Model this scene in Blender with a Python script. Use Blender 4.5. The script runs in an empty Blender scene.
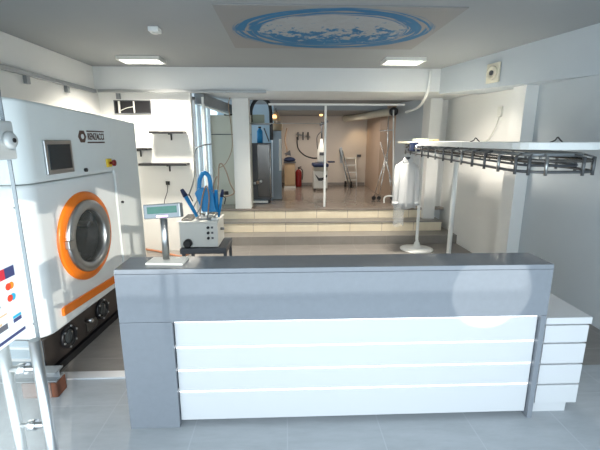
import bpy, bmesh, math, random
from mathutils import Vector, Matrix
random.seed(4)
S = bpy.context.scene
COL = S.collection
# ------------------------------------------------------------------ camera
FPX, PITCH, YAW, H = 382.0, math.radians(12.5), math.radians(2.2), 1.82
cd = bpy.data.cameras.new('camera'); cam = bpy.data.objects.new('camera', cd); COL.objects.link(cam)
cam.location = (0, 0, H); cam.rotation_euler = (math.pi/2 - PITCH, 0, -YAW)
cd.sensor_width = 36; cd.lens = FPX/600*36; cd.clip_start = .02
S.camera = cam
# ------------------------------------------------------------------ world, sun, exposure
w = bpy.data.worlds.new('world'); S.world = w; w.use_nodes = True
bg = w.node_tree.nodes['Background']; bg.inputs[0].default_value = (.70, .87, 1.0, 1); bg.inputs[1].default_value = 1.5
sl = bpy.data.lights.new('sun', 'SUN'); sun = bpy.data.objects.new('sun', sl); COL.objects.link(sun)
sl.energy = 2.2; sl.color = (1, .93, .82); sl.angle = .009
sun.rotation_euler = Vector((-1.04, 2.0, -.58)).to_track_quat('-Z', 'Y').to_euler()
S.view_settings.view_transform = 'Standard'; S.view_settings.look = 'None'
S.view_settings.gamma = 1; S.view_settings.use_curve_mapping = False
S.view_settings.exposure = 0.5
def area(name, loc, tgt, sx, sy, e, col, spread=180):
    l = bpy.data.lights.new(name, 'AREA'); l.shape = 'RECTANGLE'; l.size = sx; l.size_y = sy; l.energy = e; l.color = col
    o = bpy.data.objects.new(name, l); COL.objects.link(o); o.location = loc
    l.spread = math.radians(spread)
    o.rotation_euler = (Vector(tgt)-Vector(loc)).to_track_quat('-Z', 'Y').to_euler(); return o
def spot(name, loc, tgt, deg, e, col, r=.01, blend=.03):
    l = bpy.data.lights.new(name, 'SPOT'); l.spot_size = math.radians(deg); l.energy = e; l.color = col; l.shadow_soft_size = r; l.spot_blend = blend
    o = bpy.data.objects.new(name, l); COL.objects.link(o); o.location = loc
    o.rotation_euler = (Vector(tgt)-Vector(loc)).to_track_quat('-Z', 'Y').to_euler(); return o
area('daylight_shopfront', (.1, .1, 1.0), (.1, 5, .95), 5.6, 1.9, 69, (.80, .91, 1.0))
spot('round_patch_spot', (1.9, -2.6, 1.75), (1.27, 2.165, .91), 5.8, 420, (1, .98, .9))  # spotlight added outside the shopfront to cast the round patch on the counter
area('back_room_light', (.9, 9.6, 2.38), (.9, 9.6, 0), 1.6, .5, 20, (1, .90, .80))
spot('back_wall_downlight', (2.0, 10.6, 2.36), (2.1, 10.95, 1.5), 95, 9, (1, .72, .42), .05, .8)
# ------------------------------------------------------------------ helpers
fwd = Vector((math.sin(YAW)*math.cos(PITCH), math.cos(YAW)*math.cos(PITCH), -math.sin(PITCH)))
rgt = Vector((math.cos(YAW), -math.sin(YAW), 0)); upv = rgt.cross(fwd)
def at(x, y, Y):                       # where the sight line through a photo pixel meets the depth Y
    d = fwd + rgt*((x-300)/FPX) - upv*((y-225)/FPX)
    return Vector((0, 0, H)) + d*(Y/d.y)
WM = {}
def world_of(o): return WM.get(o.name, Matrix()) if o else Matrix()
class MB:
    def __init__(s): s.bm = bmesh.new()
    def box(s, x0, x1, y0, y1, z0, z1, M=None):
        vs = [s.bm.verts.new(Vector(p) if M is None else M @ Vector(p)) for p in
              [(x0,y0,z0),(x1,y0,z0),(x1,y1,z0),(x0,y1,z0),(x0,y0,z1),(x1,y0,z1),(x1,y1,z1),(x0,y1,z1)]]
        for f in ((0,3,2,1),(4,5,6,7),(0,1,5,4),(1,2,6,5),(2,3,7,6),(3,0,4,7)): s.bm.faces.new([vs[i] for i in f])
        return s
    def prism(s, pts, axis, a, b, M=None):   # polygon pts (2D) extruded along axis from a to b
        def P(p, t):
            v = {'x': Vector((t, p[0], p[1])), 'y': Vector((p[0], t, p[1])), 'z': Vector((p[0], p[1], t))}[axis]
            return v if M is None else M @ v
        A = [s.bm.verts.new(P(p, a)) for p in pts]; B = [s.bm.verts.new(P(p, b)) for p in pts]
        n = len(pts)
        fs = [s.bm.faces.new(A), s.bm.faces.new(B)]
        for i in range(n): fs.append(s.bm.faces.new([A[i], A[(i+1) % n], B[(i+1) % n], B[i]]))
        bmesh.ops.recalc_face_normals(s.bm, faces=fs)
        return s
    def tube(s, pts, r, n=10, caps=True, closed=False, r2=None):
        pts = [Vector(p) for p in pts]; m = len(pts); rings = []; prev = None
        for i, p in enumerate(pts):
            if closed: t = pts[(i+1) % m]-pts[i-1]
            else: t = pts[min(i+1, m-1)]-pts[max(i-1, 0)]
            t.normalize()
            if prev is None:
                a = Vector((0,0,1)) if abs(t.z) < .9 else Vector((1,0,0))
                u = t.cross(a).normalized()
            else: u = (prev - t*prev.dot(t)).normalized()
            prev = u; v = t.cross(u)
            rr = r if r2 is None else r+(r2-r)*i/(m-1)
            rings.append([s.bm.verts.new(p+(u*math.cos(k*2*math.pi/n)+v*math.sin(k*2*math.pi/n))*rr) for k in range(n)])
        rng = range(m) if closed else range(m-1)
        for i in rng:
            A, B = rings[i], rings[(i+1) % m]
            for k in range(n):
                f = s.bm.faces.new([A[k], A[(k+1) % n], B[(k+1) % n], B[k]]); f.smooth = True
        if caps and not closed:
            s.bm.faces.new(rings[0][::-1]); s.bm.faces.new(rings[-1])
        return s
    def lathe(s, prof, o=(0,0,0), ax='z', n=32, smooth=True, M=None, caps=True):   # prof: (radius, height along axis)
        rings = []
        for r, h in prof:
            ring = []
            for k in range(n):
                a = 2*math.pi*k/n; c, d = r*math.cos(a), r*math.sin(a)
                v = {'z': (c, d, h), 'x': (h, c, d), 'y': (d, h, c)}[ax]
                v = Vector(v)+Vector(o)
                ring.append(s.bm.verts.new(v if M is None else M @ v))
            rings.append(ring)
        for A, B in zip(rings, rings[1:]):
            for k in range(n):
                f = s.bm.faces.new([A[k], A[(k+1) % n], B[(k+1) % n], B[k]]); f.smooth = smooth
        if caps: s.bm.faces.new(rings[0][::-1]); s.bm.faces.new(rings[-1])
        return s
    def build(s, name, mat, parent=None, bevel=0, seg=2, local=False, loc=None):
        me = bpy.data.meshes.new(name)
        if parent is not None and not local: s.bm.transform(world_of(parent).inverted())
        if loc is not None: s.bm.transform(Matrix.Translation(-Vector(loc)))
        bmesh.ops.recalc_face_normals(s.bm, faces=s.bm.faces[:])
        s.bm.to_mesh(me); s.bm.free()
        o = bpy.data.objects.new(name, me); COL.objects.link(o); me.materials.append(mat)
        if parent is not None: o.parent = parent
        WM[o.name] = world_of(parent).copy()
        if loc is not None: o.location = loc; WM[o.name] = Matrix.Translation(Vector(loc))
        if bevel:
            b = o.modifiers.new('bevel', 'BEVEL'); b.width = bevel; b.segments = seg; b.limit_method = 'ANGLE'; b.angle_limit = .7
        return o
def tag(o, label, cat, group=None):
    o['label'] = label; o['category'] = cat
    if group: o['group'] = group
    return o
def thing(name, label, cat, loc=(0,0,0), rz=0, group=None):
    o = bpy.data.objects.new(name, None); COL.objects.link(o); o.location = loc; o.rotation_euler = (0,0,rz)
    o.empty_display_size = .1
    WM[o.name] = Matrix.Translation(Vector(loc)) @ Matrix.Rotation(rz, 4, 'Z')
    return tag(o, label, cat, group)
def struct(name, mb, mat, bevel=0):
    o = mb.build(name, mat, None, bevel); o['kind'] = 'structure'; return o
def spline(P, n=8):
    P = [Vector(p) for p in P]; out = []
    for i in range(len(P)-1):
        p0, p1, p2, p3 = P[max(i-1,0)], P[i], P[i+1], P[min(i+2, len(P)-1)]
        for k in range(n):
            t = k/n
            out.append(.5*((2*p1)+(p2-p0)*t+(2*p0-5*p1+4*p2-p3)*t*t+(3*p1-p0-3*p2+p3)*t**3))
    return out+[P[-1]]
# ------------------------------------------------------------------ materials
def mat(name, col, rough=.5, metal=0, spec=.5, var=.06, scale=6, bump=0, emit=None, estr=0, trans=0, alpha=1, ior=1.45, coat=0):
    m = bpy.data.materials.new(name); m.use_nodes = True; nt = m.node_tree; b = nt.nodes['Principled BSDF']
    b.inputs['Roughness'].default_value = rough; b.inputs['Metallic'].default_value = metal
    b.inputs['Specular IOR Level'].default_value = spec; b.inputs['IOR'].default_value = ior
    b.inputs['Transmission Weight'].default_value = trans; b.inputs['Alpha'].default_value = alpha; b.inputs['Coat Weight'].default_value = coat
    tc = nt.nodes.new('ShaderNodeTexCoord'); nz = nt.nodes.new('ShaderNodeTexNoise')
    nz.inputs['Scale'].default_value = scale; nz.inputs['Detail'].default_value = 5
    nt.links.new(tc.outputs['Object'], nz.inputs['Vector'])
    mx = nt.nodes.new('ShaderNodeMix'); mx.data_type = 'RGBA'
    mx.inputs[6].default_value = tuple(c*(1-var) for c in col)+(1,); mx.inputs[7].default_value = tuple(min(1, c*(1+var)) for c in col)+(1,)
    nt.links.new(nz.outputs['Fac'], mx.inputs[0]); nt.links.new(mx.outputs[2], b.inputs['Base Color'])
    if bump:
        bp = nt.nodes.new('ShaderNodeBump'); bp.inputs['Strength'].default_value = bump; bp.inputs['Distance'].default_value = .004
        nt.links.new(nz.outputs['Fac'], bp.inputs['Height']); nt.links.new(bp.outputs[0], b.inputs['Normal'])
    if emit:
        b.inputs['Emission Color'].default_value = emit+(1,); b.inputs['Emission Strength'].default_value = estr
    return m
def tile_mat(name, c1, c2, mortar, bw, bh, msize, rough, offset=.5, streak=None, axis='xy', spec=.5):
    m = bpy.data.materials.new(name); m.use_nodes = True; nt = m.node_tree; b = nt.nodes['Principled BSDF']
    b.inputs['Roughness'].default_value = rough; b.inputs['Specular IOR Level'].default_value = spec
    tc = nt.nodes.new('ShaderNodeTexCoord'); br = nt.nodes.new('ShaderNodeTexBrick')
    mp = nt.nodes.new('ShaderNodeMapping')
    if axis == 'xz': mp.inputs['Rotation'].default_value = (math.pi/2, 0, 0)
    nt.links.new(tc.outputs['Object'], mp.inputs[0]); nt.links.new(mp.outputs[0], br.inputs['Vector'])
    br.offset = offset; br.inputs['Scale'].default_value = 1; br.inputs['Brick Width'].default_value = bw; br.inputs['Row Height'].default_value = bh
    br.inputs['Mortar Size'].default_value = msize; br.inputs['Mortar Smooth'].default_value = .1
    nz = nt.nodes.new('ShaderNodeTexNoise'); nz.inputs['Scale'].default_value = 3.0; nz.inputs['Detail'].default_value = 8; nz.inputs['Roughness'].default_value = .7
    mp2 = nt.nodes.new('ShaderNodeMapping'); mp2.inputs['Scale'].default_value = streak or (1, 1, 1)
    mp2.inputs['Rotation'].default_value = (0, 0, .5 if streak else 0)
    nt.links.new(tc.outputs['Object'], mp2.inputs[0]); nt.links.new(mp2.outputs[0], nz.inputs['Vector'])
    rp = nt.nodes.new('ShaderNodeValToRGB'); rp.color_ramp.elements[0].position = .3; rp.color_ramp.elements[1].position = .7
    rp.color_ramp.elements[0].color = c1+(1,); rp.color_ramp.elements[1].color = c2+(1,)
    nt.links.new(nz.outputs['Fac'], rp.inputs[0])
    nt.links.new(rp.outputs[0], br.inputs['Color1']); nt.links.new(rp.outputs[0], br.inputs['Color2'])
    br.inputs['Mortar'].default_value = mortar+(1,)
    nt.links.new(br.outputs['Color'], b.inputs['Base Color'])
    return m
M = {}
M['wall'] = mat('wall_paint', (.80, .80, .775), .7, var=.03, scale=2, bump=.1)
M['wall_r'] = mat('wall_grey_daylight_tone', (.50, .55, .585), .65, var=.03, scale=2, bump=.1)  # daylight tone of the near right wall put into the grey
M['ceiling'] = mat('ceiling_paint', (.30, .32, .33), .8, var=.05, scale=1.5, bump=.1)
M['beam'] = mat('beam_paint', (.70, .72, .72), .7, var=.03, scale=2)
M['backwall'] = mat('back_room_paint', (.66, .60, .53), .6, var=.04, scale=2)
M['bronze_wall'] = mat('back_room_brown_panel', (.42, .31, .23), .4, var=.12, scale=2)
M['floor'] = tile_mat('floor_tiles', (.32, .34, .355), (.40, .42, .44), (.41, .43, .45), .6, .6, .004, .42, 0, (1, 4, 1))
M['upfloor'] = tile_mat('platform_floor', (.23, .19, .16), (.30, .25, .21), (.2, .17, .15), .6, .6, .004, .16, 0)
M['riser'] = tile_mat('step_riser_tiles', (.76, .66, .49), (.86, .77, .60), (.45, .37, .29), .6, .5, .005, .4, .3, None, 'xz')
M['tread'] = tile_mat('step_tread_tiles', (.23, .215, .195), (.30, .28, .255), (.3, .28, .26), .6, .6, .004, .35, 0)
M['pave'] = mat('street_paving', (.45, .45, .44), .8)
M['white'] = mat('white_laminate', (.56, .565, .57), .28, var=.01)
M['anthracite'] = mat('anthracite_gloss', (.20, .217, .24), .08, var=.06, scale=30, spec=.5, ior=1.5)
M['black_edge'] = mat('dark_panel_edge', (.03, .035, .045), .2)
M['alu'] = mat('aluminium', (.80, .82, .84), .45, .6, var=.03)
M['steel'] = mat('brushed_steel', (.46, .47, .47), .32, 1, var=.06, scale=40)
M['satin'] = mat('satin_nickel', (.52, .54, .53), .45, .3)
M['railsteel'] = mat('dark_rail_steel', (.14, .145, .15), .4, .6, var=.15, scale=20)
M['chrome'] = mat('chrome', (.8, .8, .8), .1, 1, var=.02)
M['galv'] = mat('galvanised_steel', (.30, .32, .335), .42, .7, var=.12, scale=20)
M['mach'] = mat('machine_enamel', (.78, .83, .82), .35, var=.02)
M['mach2'] = mat('machine_enamel_lower', (.82, .85, .84), .35, var=.02)
M['orange'] = mat('orange_enamel', (.86, .20, .012), .3, var=.04)
M['plinth'] = mat('dark_bronze_steel', (.055, .045, .04), .3, .4, var=.2, scale=5)
M['plinth_end'] = mat('grey_blue_steel', (.30, .38, .44), .35, .2)
M['black'] = mat('black_plastic', (.012, .012, .014), .4, var=.1)
M['darkgrey'] = mat('dark_grey_plastic', (.075, .08, .09), .45, var=.1)
M['screen'] = mat('dark_screen', (.035, .042, .045), .12)
M['glass'] = mat('clear_glass', (.93, .98, .97), .0, trans=1, var=0, ior=1.2)
M['doorglass'] = mat('shop_glass', (.88, .96, .95), .02, var=0, alpha=.10, spec=.6)
M['portglass'] = mat('door_port_glass', (.06, .07, .07), .03, var=0, alpha=.22, spec=.6)
M['drum'] = mat('drum_steel', (.30, .31, .32), .25, .9, var=.3, scale=9)
M['lcd'] = mat('green_display', (.02, .10, .075), .15, var=.2, scale=40)
M['pinkled'] = mat('pink_backlight', (.8, .4, .8), .4, emit=(1, .45, .95), estr=1.4)
M['cream'] = mat('cream_plastic', (.72, .68, .55), .45, var=.04)
M['offwhite'] = mat('off_white_enamel', (.74, .74, .69), .4, var=.03)
M['paintwhite'] = mat('white_painted_steel', (.80, .82, .80), .4, var=.02)
M['blue'] = mat('blue_rubber', (.012, .24, .55), .45, var=.15, scale=12)
M['navy'] = mat('navy_cover', (.012, .025, .075), .5, var=.2)
M['brownhose'] = mat('brown_hose', (.36, .25, .17), .5, var=.1)
M['orangehose'] = mat('orange_hose', (.40, .17, .09), .5, var=.1)
M['beige'] = mat('beige_panel', (.58, .55, .45), .5, var=.03)
M['wood'] = mat('tan_cabinet', (.45, .33, .20), .5, var=.12)
M['red'] = mat('red_enamel', (.22, .012, .012), .3, var=.08)
M['yellow'] = mat('yellow_plastic', (.85, .6, .04), .4)
M['shirt'] = mat('white_cotton', (.56, .57, .57), .85, var=.02, scale=30, bump=.2)
M['film'] = mat('clear_plastic_film', (.85, .88, .88), .15, var=.02, alpha=.28)
M['logo_brown'] = mat('logo_brown', (.10, .055, .04), .5, var=.05)
M['brick'] = mat('rusty_brick', (.19, .14, .125), .85, var=.35, scale=25, bump=.6)
M['rust'] = mat('rust_end', (.12, .045, .025), .9, var=.35, scale=30, bump=.6)
M['lamp'] = mat('lamp_diffuser', (.95, .95, .93), .5, var=0, emit=(1, .97, .9), estr=5)
M['led'] = mat('white_light_strip', (.95, .95, .95), .4, var=0, emit=(.95, .98, 1), estr=1.3)
M['bulb'] = mat('warm_lamp', (.95, .7, .4), .5, var=0, emit=(1, .50, .18), estr=2.2)
M['dimgreen'] = mat('sage_box', (.38, .42, .34), .6)
M['bluegrey'] = mat('blue_grey_steel', (.17, .195, .21), .35, .4, var=.15)
M['darksteel'] = mat('dark_mottled_steel', (.13, .12, .11), .25, .7, var=.6, scale=3)  # strong random tone variation
M['paleblue'] = mat('pale_blue_panel', (.52, .66, .76), .5, var=.05)
M['paper'] = mat('poster_paper', (.83, .86, .88), .5, var=.01)
for k, c in dict(p_red=(.62,.03,.05), p_navy=(.05,.06,.16), p_orange=(.85,.28,.02), p_cred=(.75,.06,.02), p_cyan=(.02,.40,.62), p_dark=(.12,.12,.14), p_grey=(.5,.52,.56), p_tan=(.7,.5,.3)).items():
    M[k] = mat('print_'+k[2:], c, .5, var=.02)
def mural_mat():
    m = bpy.data.materials.new('mural_print'); m.use_nodes = True; nt = m.node_tree; N = nt.nodes; L = nt.links; b = N['Principled BSDF']
    b.inputs['Roughness'].default_value = .7
    tc = N.new('ShaderNodeTexCoord'); mp = N.new('ShaderNodeMapping'); L.new(tc.outputs['Object'], mp.inputs[0])
    mp.inputs['Location'].default_value = (-.01, .0, 0); mp.inputs['Scale'].default_value = (.98, 1.36, 1)
    def math_(op, a, bb=None):
        n = N.new('ShaderNodeMath'); n.operation = op
        for i, v in enumerate((a, bb)):
            if v is None: continue
            if isinstance(v, (int, float)): n.inputs[i].default_value = v
            else: L.new(v, n.inputs[i])
        return n.outputs[0]
    sp = N.new('ShaderNodeSeparateXYZ'); L.new(mp.outputs[0], sp.inputs[0])
    r = math_('SQRT', math_('ADD', math_('MULTIPLY', sp.outputs[0], sp.outputs[0]), math_('MULTIPLY', sp.outputs[1], sp.outputs[1])))
    th = math_('ARCTAN2', sp.outputs[1], sp.outputs[0])
    cx = N.new('ShaderNodeCombineXYZ'); L.new(math_('MULTIPLY', r, 16), cx.inputs[0]); L.new(math_('MULTIPLY', th, .9), cx.inputs[1])
    n1 = N.new('ShaderNodeTexNoise'); n1.inputs['Scale'].default_value = 1.2; n1.inputs['Detail'].default_value = 4; L.new(cx.outputs[0], n1.inputs['Vector'])
    # ring of brush strokes
    rn = math_('ADD', r, math_('MULTIPLY', math_('SUBTRACT', n1.outputs['Fac'], .5), .30))
    inner = N.new('ShaderNodeMapRange'); inner.inputs[1].default_value = .71; inner.inputs[2].default_value = .74; L.new(rn, inner.inputs[0])
    outer = N.new('ShaderNodeMapRange'); outer.inputs[1].default_value = .99; outer.inputs[2].default_value = .95; L.new(rn, outer.inputs[0])
    stroke = N.new('ShaderNodeMapRange'); stroke.inputs[1].default_value = .42; stroke.inputs[2].default_value = .47; L.new(n1.outputs['Fac'], stroke.inputs[0])
    ring = math_('MULTIPLY', math_('MULTIPLY', inner.outputs[0], outer.outputs[0]), stroke.outputs[0])
    # splashes inside, heavier toward the back half
    n2 = N.new('ShaderNodeTexNoise'); n2.inputs['Scale'].default_value = 6; n2.inputs['Detail'].default_value = 6; n2.inputs['Roughness'].default_value = .7; L.new(tc.outputs['Object'], n2.inputs['Vector'])
    s2 = math_('ADD', n2.outputs['Fac'], math_('MULTIPLY', sp.outputs[1], .22))
    ins = N.new('ShaderNodeMapRange'); ins.inputs[1].default_value = .50; ins.inputs[2].default_value = .56; L.new(s2, ins.inputs[0])
    disc = N.new('ShaderNodeMapRange'); disc.inputs[1].default_value = .74; disc.inputs[2].default_value = .70; L.new(rn, disc.inputs[0])
    inside = math_('MULTIPLY', ins.outputs[0], disc.outputs[0])
    fac = math_('MAXIMUM', ring, inside)
    blue = N.new('ShaderNodeMix'); blue.data_type = 'RGBA'; blue.inputs[6].default_value = (.005, .075, .20, 1); blue.inputs[7].default_value = (.01, .19, .37, 1); L.new(n1.outputs['Fac'], blue.inputs[0])
    base = N.new('ShaderNodeMix'); base.data_type = 'RGBA'; base.inputs[6].default_value = (.25, .25, .245, 1); base.inputs[7].default_value = (.40, .44, .47, 1)
    L.new(math_('MULTIPLY', disc.outputs[0], n2.outputs['Fac']), base.inputs[0])
    mx = N.new('ShaderNodeMix'); mx.data_type = 'RGBA'; L.new(fac, mx.inputs[0]); L.new(base.outputs[2], mx.inputs[6]); L.new(blue.outputs[2], mx.inputs[7])
    L.new(mx.outputs[2], b.inputs['Base Color'])
    return m
M['mural'] = mural_mat()
# ------------------------------------------------------------------ the setting
ZC, ZB, XL, XR = 2.90, 2.56, -2.87, 3.08
struct('floor', MB().box(XL-.2, XR+.2, .3, 2.75, -.1, 0), M['floor'])
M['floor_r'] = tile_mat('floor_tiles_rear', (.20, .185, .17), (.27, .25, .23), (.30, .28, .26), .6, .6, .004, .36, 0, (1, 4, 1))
struct('floor_rear', MB().box(XL-.2, XR+.2, 2.75, 7.0, -.1, 0), M['floor_r'])
pv = struct('ground_street', MB().box(-9, 9, -9, .3, -.12, -.03), M['pave'])
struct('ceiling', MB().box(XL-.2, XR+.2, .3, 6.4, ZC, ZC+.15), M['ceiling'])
struct('wall_front', MB().box(-.1, XR+.2, .28, .42, 2.36, ZC+.15).box(XL-.2, -.1, .28, .42, 2.12, ZC+.15), M['wall'])
struct('wall_left', MB().box(XL-.15, XL, .3, 6.3, 0, ZC), M['wall'])
# unseen sun blocker, added to shade the counter and right half of the shop
struct('wall_sun_blocker', MB().box(2.35, 9, -3.4, -3.0, -.1, 5.0).box(1.55, 2.35, -3.4, -3.0, -.1, 2.55), M['wall_r'])
# right wall: recess, pilaster, slanted upper beam
struct('wall_right', MB().box(XR, XR+.2, .3, 5.0, 0, ZC), M['wall_r'])  # same wall as the recess, with the cool daylight tone painted in
struct('wall_right_recess', MB().box(XR, XR+.2, 5.0, 7.6, 0, ZC), M['wall'])  # lighter paint carries the warm lamplight on this stretch
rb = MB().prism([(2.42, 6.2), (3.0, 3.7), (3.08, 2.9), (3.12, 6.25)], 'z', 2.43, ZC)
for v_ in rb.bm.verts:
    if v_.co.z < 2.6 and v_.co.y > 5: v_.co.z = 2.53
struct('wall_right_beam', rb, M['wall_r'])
struct('wall_right_pilaster', MB().box(2.92, XR+.02, 4.76, 5.03, 0, 2.52), M['wall'])  # white paint carries the light caught on this face
# back wall of the shop with the beam over the opening
struct('trim_1', MB().box(XL, XR, 6.2, 7.5, ZB, ZC), M['beam'])
struct('wall_back', MB().box(XL, -1.47, 6.3, 6.42, 0, ZB), M['wall'])
struct('wall_back_pier', MB().box(-.955, -.655, 7.25, 7.55, .54, ZB), M['wall'])
struct('wall_back_pillar', MB().box(2.64, 2.86, 7.12, 7.5, 0, ZB).box(2.86, 3.1, 7.4, 7.5, 0, ZB), M['wall'])
# steps and platform
XS = -1.47
struct('trim_2', MB().box(XS, XR, 6.56, 7.45, -.05, .155), M['tread'])
struct('trim_3', MB().box(XS, 2.93, 6.92, 7.3, .157, .345), M['riser'])
struct('trim_4', MB().box(XS, 2.93, 6.90, 7.24, .325, .347), M['tread'])
struct('trim_5', MB().box(XS, 2.645, 7.24, 7.5, .347, .54), M['riser'])
struct('floor_platform', MB().box(-1.6, 3.2, 7.22, 11.3, .50, .542), M['upfloor'])
# back room shell
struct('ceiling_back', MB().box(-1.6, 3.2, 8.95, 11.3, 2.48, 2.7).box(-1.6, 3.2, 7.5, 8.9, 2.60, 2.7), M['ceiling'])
struct('wall_far', MB().box(-1.6, 3.2, 11.1, 11.25, .5, 2.6), M['backwall'])
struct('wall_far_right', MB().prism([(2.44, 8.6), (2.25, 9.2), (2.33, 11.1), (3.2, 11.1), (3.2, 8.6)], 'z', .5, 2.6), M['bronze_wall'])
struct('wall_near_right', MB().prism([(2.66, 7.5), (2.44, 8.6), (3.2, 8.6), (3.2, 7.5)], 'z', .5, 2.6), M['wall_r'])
struct('wall_alcove', MB().box(-1.5, -.25, 8.9, 9.0, .5, 2.6), M['paleblue'])
struct('wall_alcove_side', MB().box(-.30, -.2, 9.0, 11.1, .5, 2.6), M['backwall'])
struct('wall_beige', MB().box(-1.47, -.66, 7.75, 7.85, .54, 2.30), M['beige'])
struct('trim_6', MB().box(-1.46, -.66, 7.742, 7.75, 1.925, 1.94), M['darkgrey'])
# side window in the gap left of the pier (plane x = -1.47)
wf = MB()
for y in (6.44, 6.82, 7.28, 7.70): wf.box(-1.50, -1.44, y, y+.05, .3, 2.5)
wf.box(-1.50, -1.44, 6.44, 7.75, 2.45, 2.5); wf.box(-1.50, -1.44, 6.44, 7.75, .3, .36)
win = wf.build('window_1', M['alu'], None, .004); win['kind'] = 'structure'
MB().box(-1.476, -1.468, 6.46, 7.72, .34, 2.47).build('window_pane', M['glass'], win)
struct('wall_window_sill', MB().box(-1.56, -1.42, 6.42, 7.76, -.05, .30), M['wall'])
# threshold strip across the floor
struct('trim_7', MB().box(-1.80, -.95, 2.71, 2.80, 0, .012), M['alu'])
struct('baseboard_far', MB().box(-.2, 2.3, 11.07, 11.1, .54, .62), M['tread'])
# partition frame at the platform edge
fr = thing('partition_frame', 'white steel frame with slim post and crossrails over the top step', 'frame', (.77, 7.42, .542))
MB().box(.745, .785, 7.40, 7.44, .542, 2.47).build('post', M['paintwhite'], fr, .004)
MB().box(-.30, 2.25, 7.40, 7.44, 2.455, 2.49).build('top_rail', M['paintwhite'], fr, .004)
MB().tube([(-.66, 7.42, 2.13), (.75, 7.42, 2.13)], .007).build('crossbar', M['steel'], fr)
# ------------------------------------------------------------------ ceiling things
mu = tag(MB().box(-.58, 1.53, 3.42, 4.90, ZC-.012, ZC-.001).build('ceiling_mural', M['mural'], None, 0, loc=(.48, 4.16, ZC-.006)),
         'large ceiling panel printed with a swirling blue painted ring', 'mural')
def ceil_light(x0, x1, y0, y1, label):
    t = thing('ceiling_light', label, 'light', ((x0+x1)/2, (y0+y1)/2, ZC), 0, 'flat ceiling lights')
    m = MB()
    m.box(x0, x1, y0, y0+.03, ZC-.05, ZC-.002).box(x0, x1, y1-.03, y1, ZC-.05, ZC-.002).box(x0, x0+.03, y0+.03, y1-.03, ZC-.05, ZC-.002).box(x1-.03, x1, y0+.03, y1-.03, ZC-.05, ZC-.002)
    m.build('frame', M['offwhite'], t, .003)
    MB().box(x0+.03, x1-.03, y0+.03, y1-.03, ZC-.046, ZC-.03).build('diffuser', M['lamp'], t)
    area('ceiling_light_glow', ((x0+x1)/2, (y0+y1)/2, ZC-.052), ((x0+x1)/2, (y0+y1)/2, 0), x1-x0-.06, y1-y0-.06, 50, (1, .92, .80), 132)
ceil_light(-2.20, -1.64, 5.42, 5.74, 'flat lit ceiling panel over the dry-cleaning machine side')
ceil_light(1.35, 1.89, 5.36, 5.69, 'flat lit ceiling panel between the blue mural and the garment conveyor')
sd = thing('smoke_detector', 'small white square box on the ceiling above the left light', 'detector', (-1.27, 4.13, ZC))
MB().box(-1.32, -1.22, 4.07, 4.19, ZC-.045, ZC-.001).build('housing', M['paintwhite'], sd, .008)
MB().lathe([(.03, -.012), (.03, 0)], (-1.27, 4.13, ZC-.045), 'z', 20).build('sensor', M['offwhite'], sd)
# round vent on the right slanted beam
bdir = Vector((-.58, 2.5, 0)).normalized(); bn = Vector((-2.5, -.58, 0)).normalized()
vc = at(488, 73, 5.08)
vc.x = 2.42+.232*(6.2-vc.y)-.004
VM = Matrix((( bdir.x, bn.x, 0, vc.x), (bdir.y, bn.y, 0, vc.y), (0, 0, 1, vc.z), (0, 0, 0, 1)))
v = tag(bpy.data.objects.new('wall_vent', None), 'square cream vent with round centre high on the right wall', 'vent'); COL.objects.link(v); v.location = vc; v.rotation_euler = VM.to_euler(); WM[v.name] = VM
MB().box(-.11, .11, .001, .03, -.12, .12).build('plate', M['cream'], v, .01, local=True)
MB().lathe([(.085, 0), (.085, .02), (.06, .025), (.055, .01)], (0, .03, 0), 'y', 28).build('ring', M['cream'], v, local=True)
MB().lathe([(.03, 0), (.03, .025), (.012, .03)], (0, .03, 0), 'y', 20).build('hub', M['darkgrey'], v, local=True)
so = thing('wall_socket', 'grey wall socket with a drooping cable high on the right wall', 'socket', (XR, 5.0, 2.18))
p = Vector((XR, 5.55, 2.22))
MB().box(XR-.03, XR-.001, 5.50, 5.60, 2.15, 2.29).build('plate', M['offwhite'], so, .006)
MB().tube(spline([(XR-.02, 5.55, 2.15), (XR-.03, 5.62, 1.98), (XR-.02, 5.85, 1.82), (XR-.02, 6.3, 1.78)]), .007).build('cable', M['offwhite'], so)
# conduit along left and back wall
cdt = thing('cable_tray', 'grey steel conduit running round the left and back walls', 'conduit', (XL, 4, 2.54))
MB().box(XL+.004, XL+.054, 1.0, 6.14, 2.515, 2.565).build('left_run', M['galv'], cdt, .004)
MB().box(XL+.06, .0-.28, 6.15, 6.19, 2.525, 2.568).build('back_run', M['steel'], cdt, .004)
for y in (4.55, 5.35): MB().box(XL+.004, XL+.045, y, y+.06, 2.43, 2.514).build('bracket', M['galv'], cdt)
MB().box(-2.58, -2.53, 6.24, 6.29, 2.44, 2.524).build('bracket', M['galv'], cdt)
# white flexible pipe from the beam down on the right
pts = [at(431, 71, 6.16), at(429, 85, 6.16), at(425, 98, 6.3), at(417, 108, 7.0), at(406, 112, 7.6)]
tag(MB().tube(spline(pts), .022).build('flexible_pipe', M['paintwhite']), 'white flexible pipe curving down from the beam at right', 'pipe')
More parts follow.
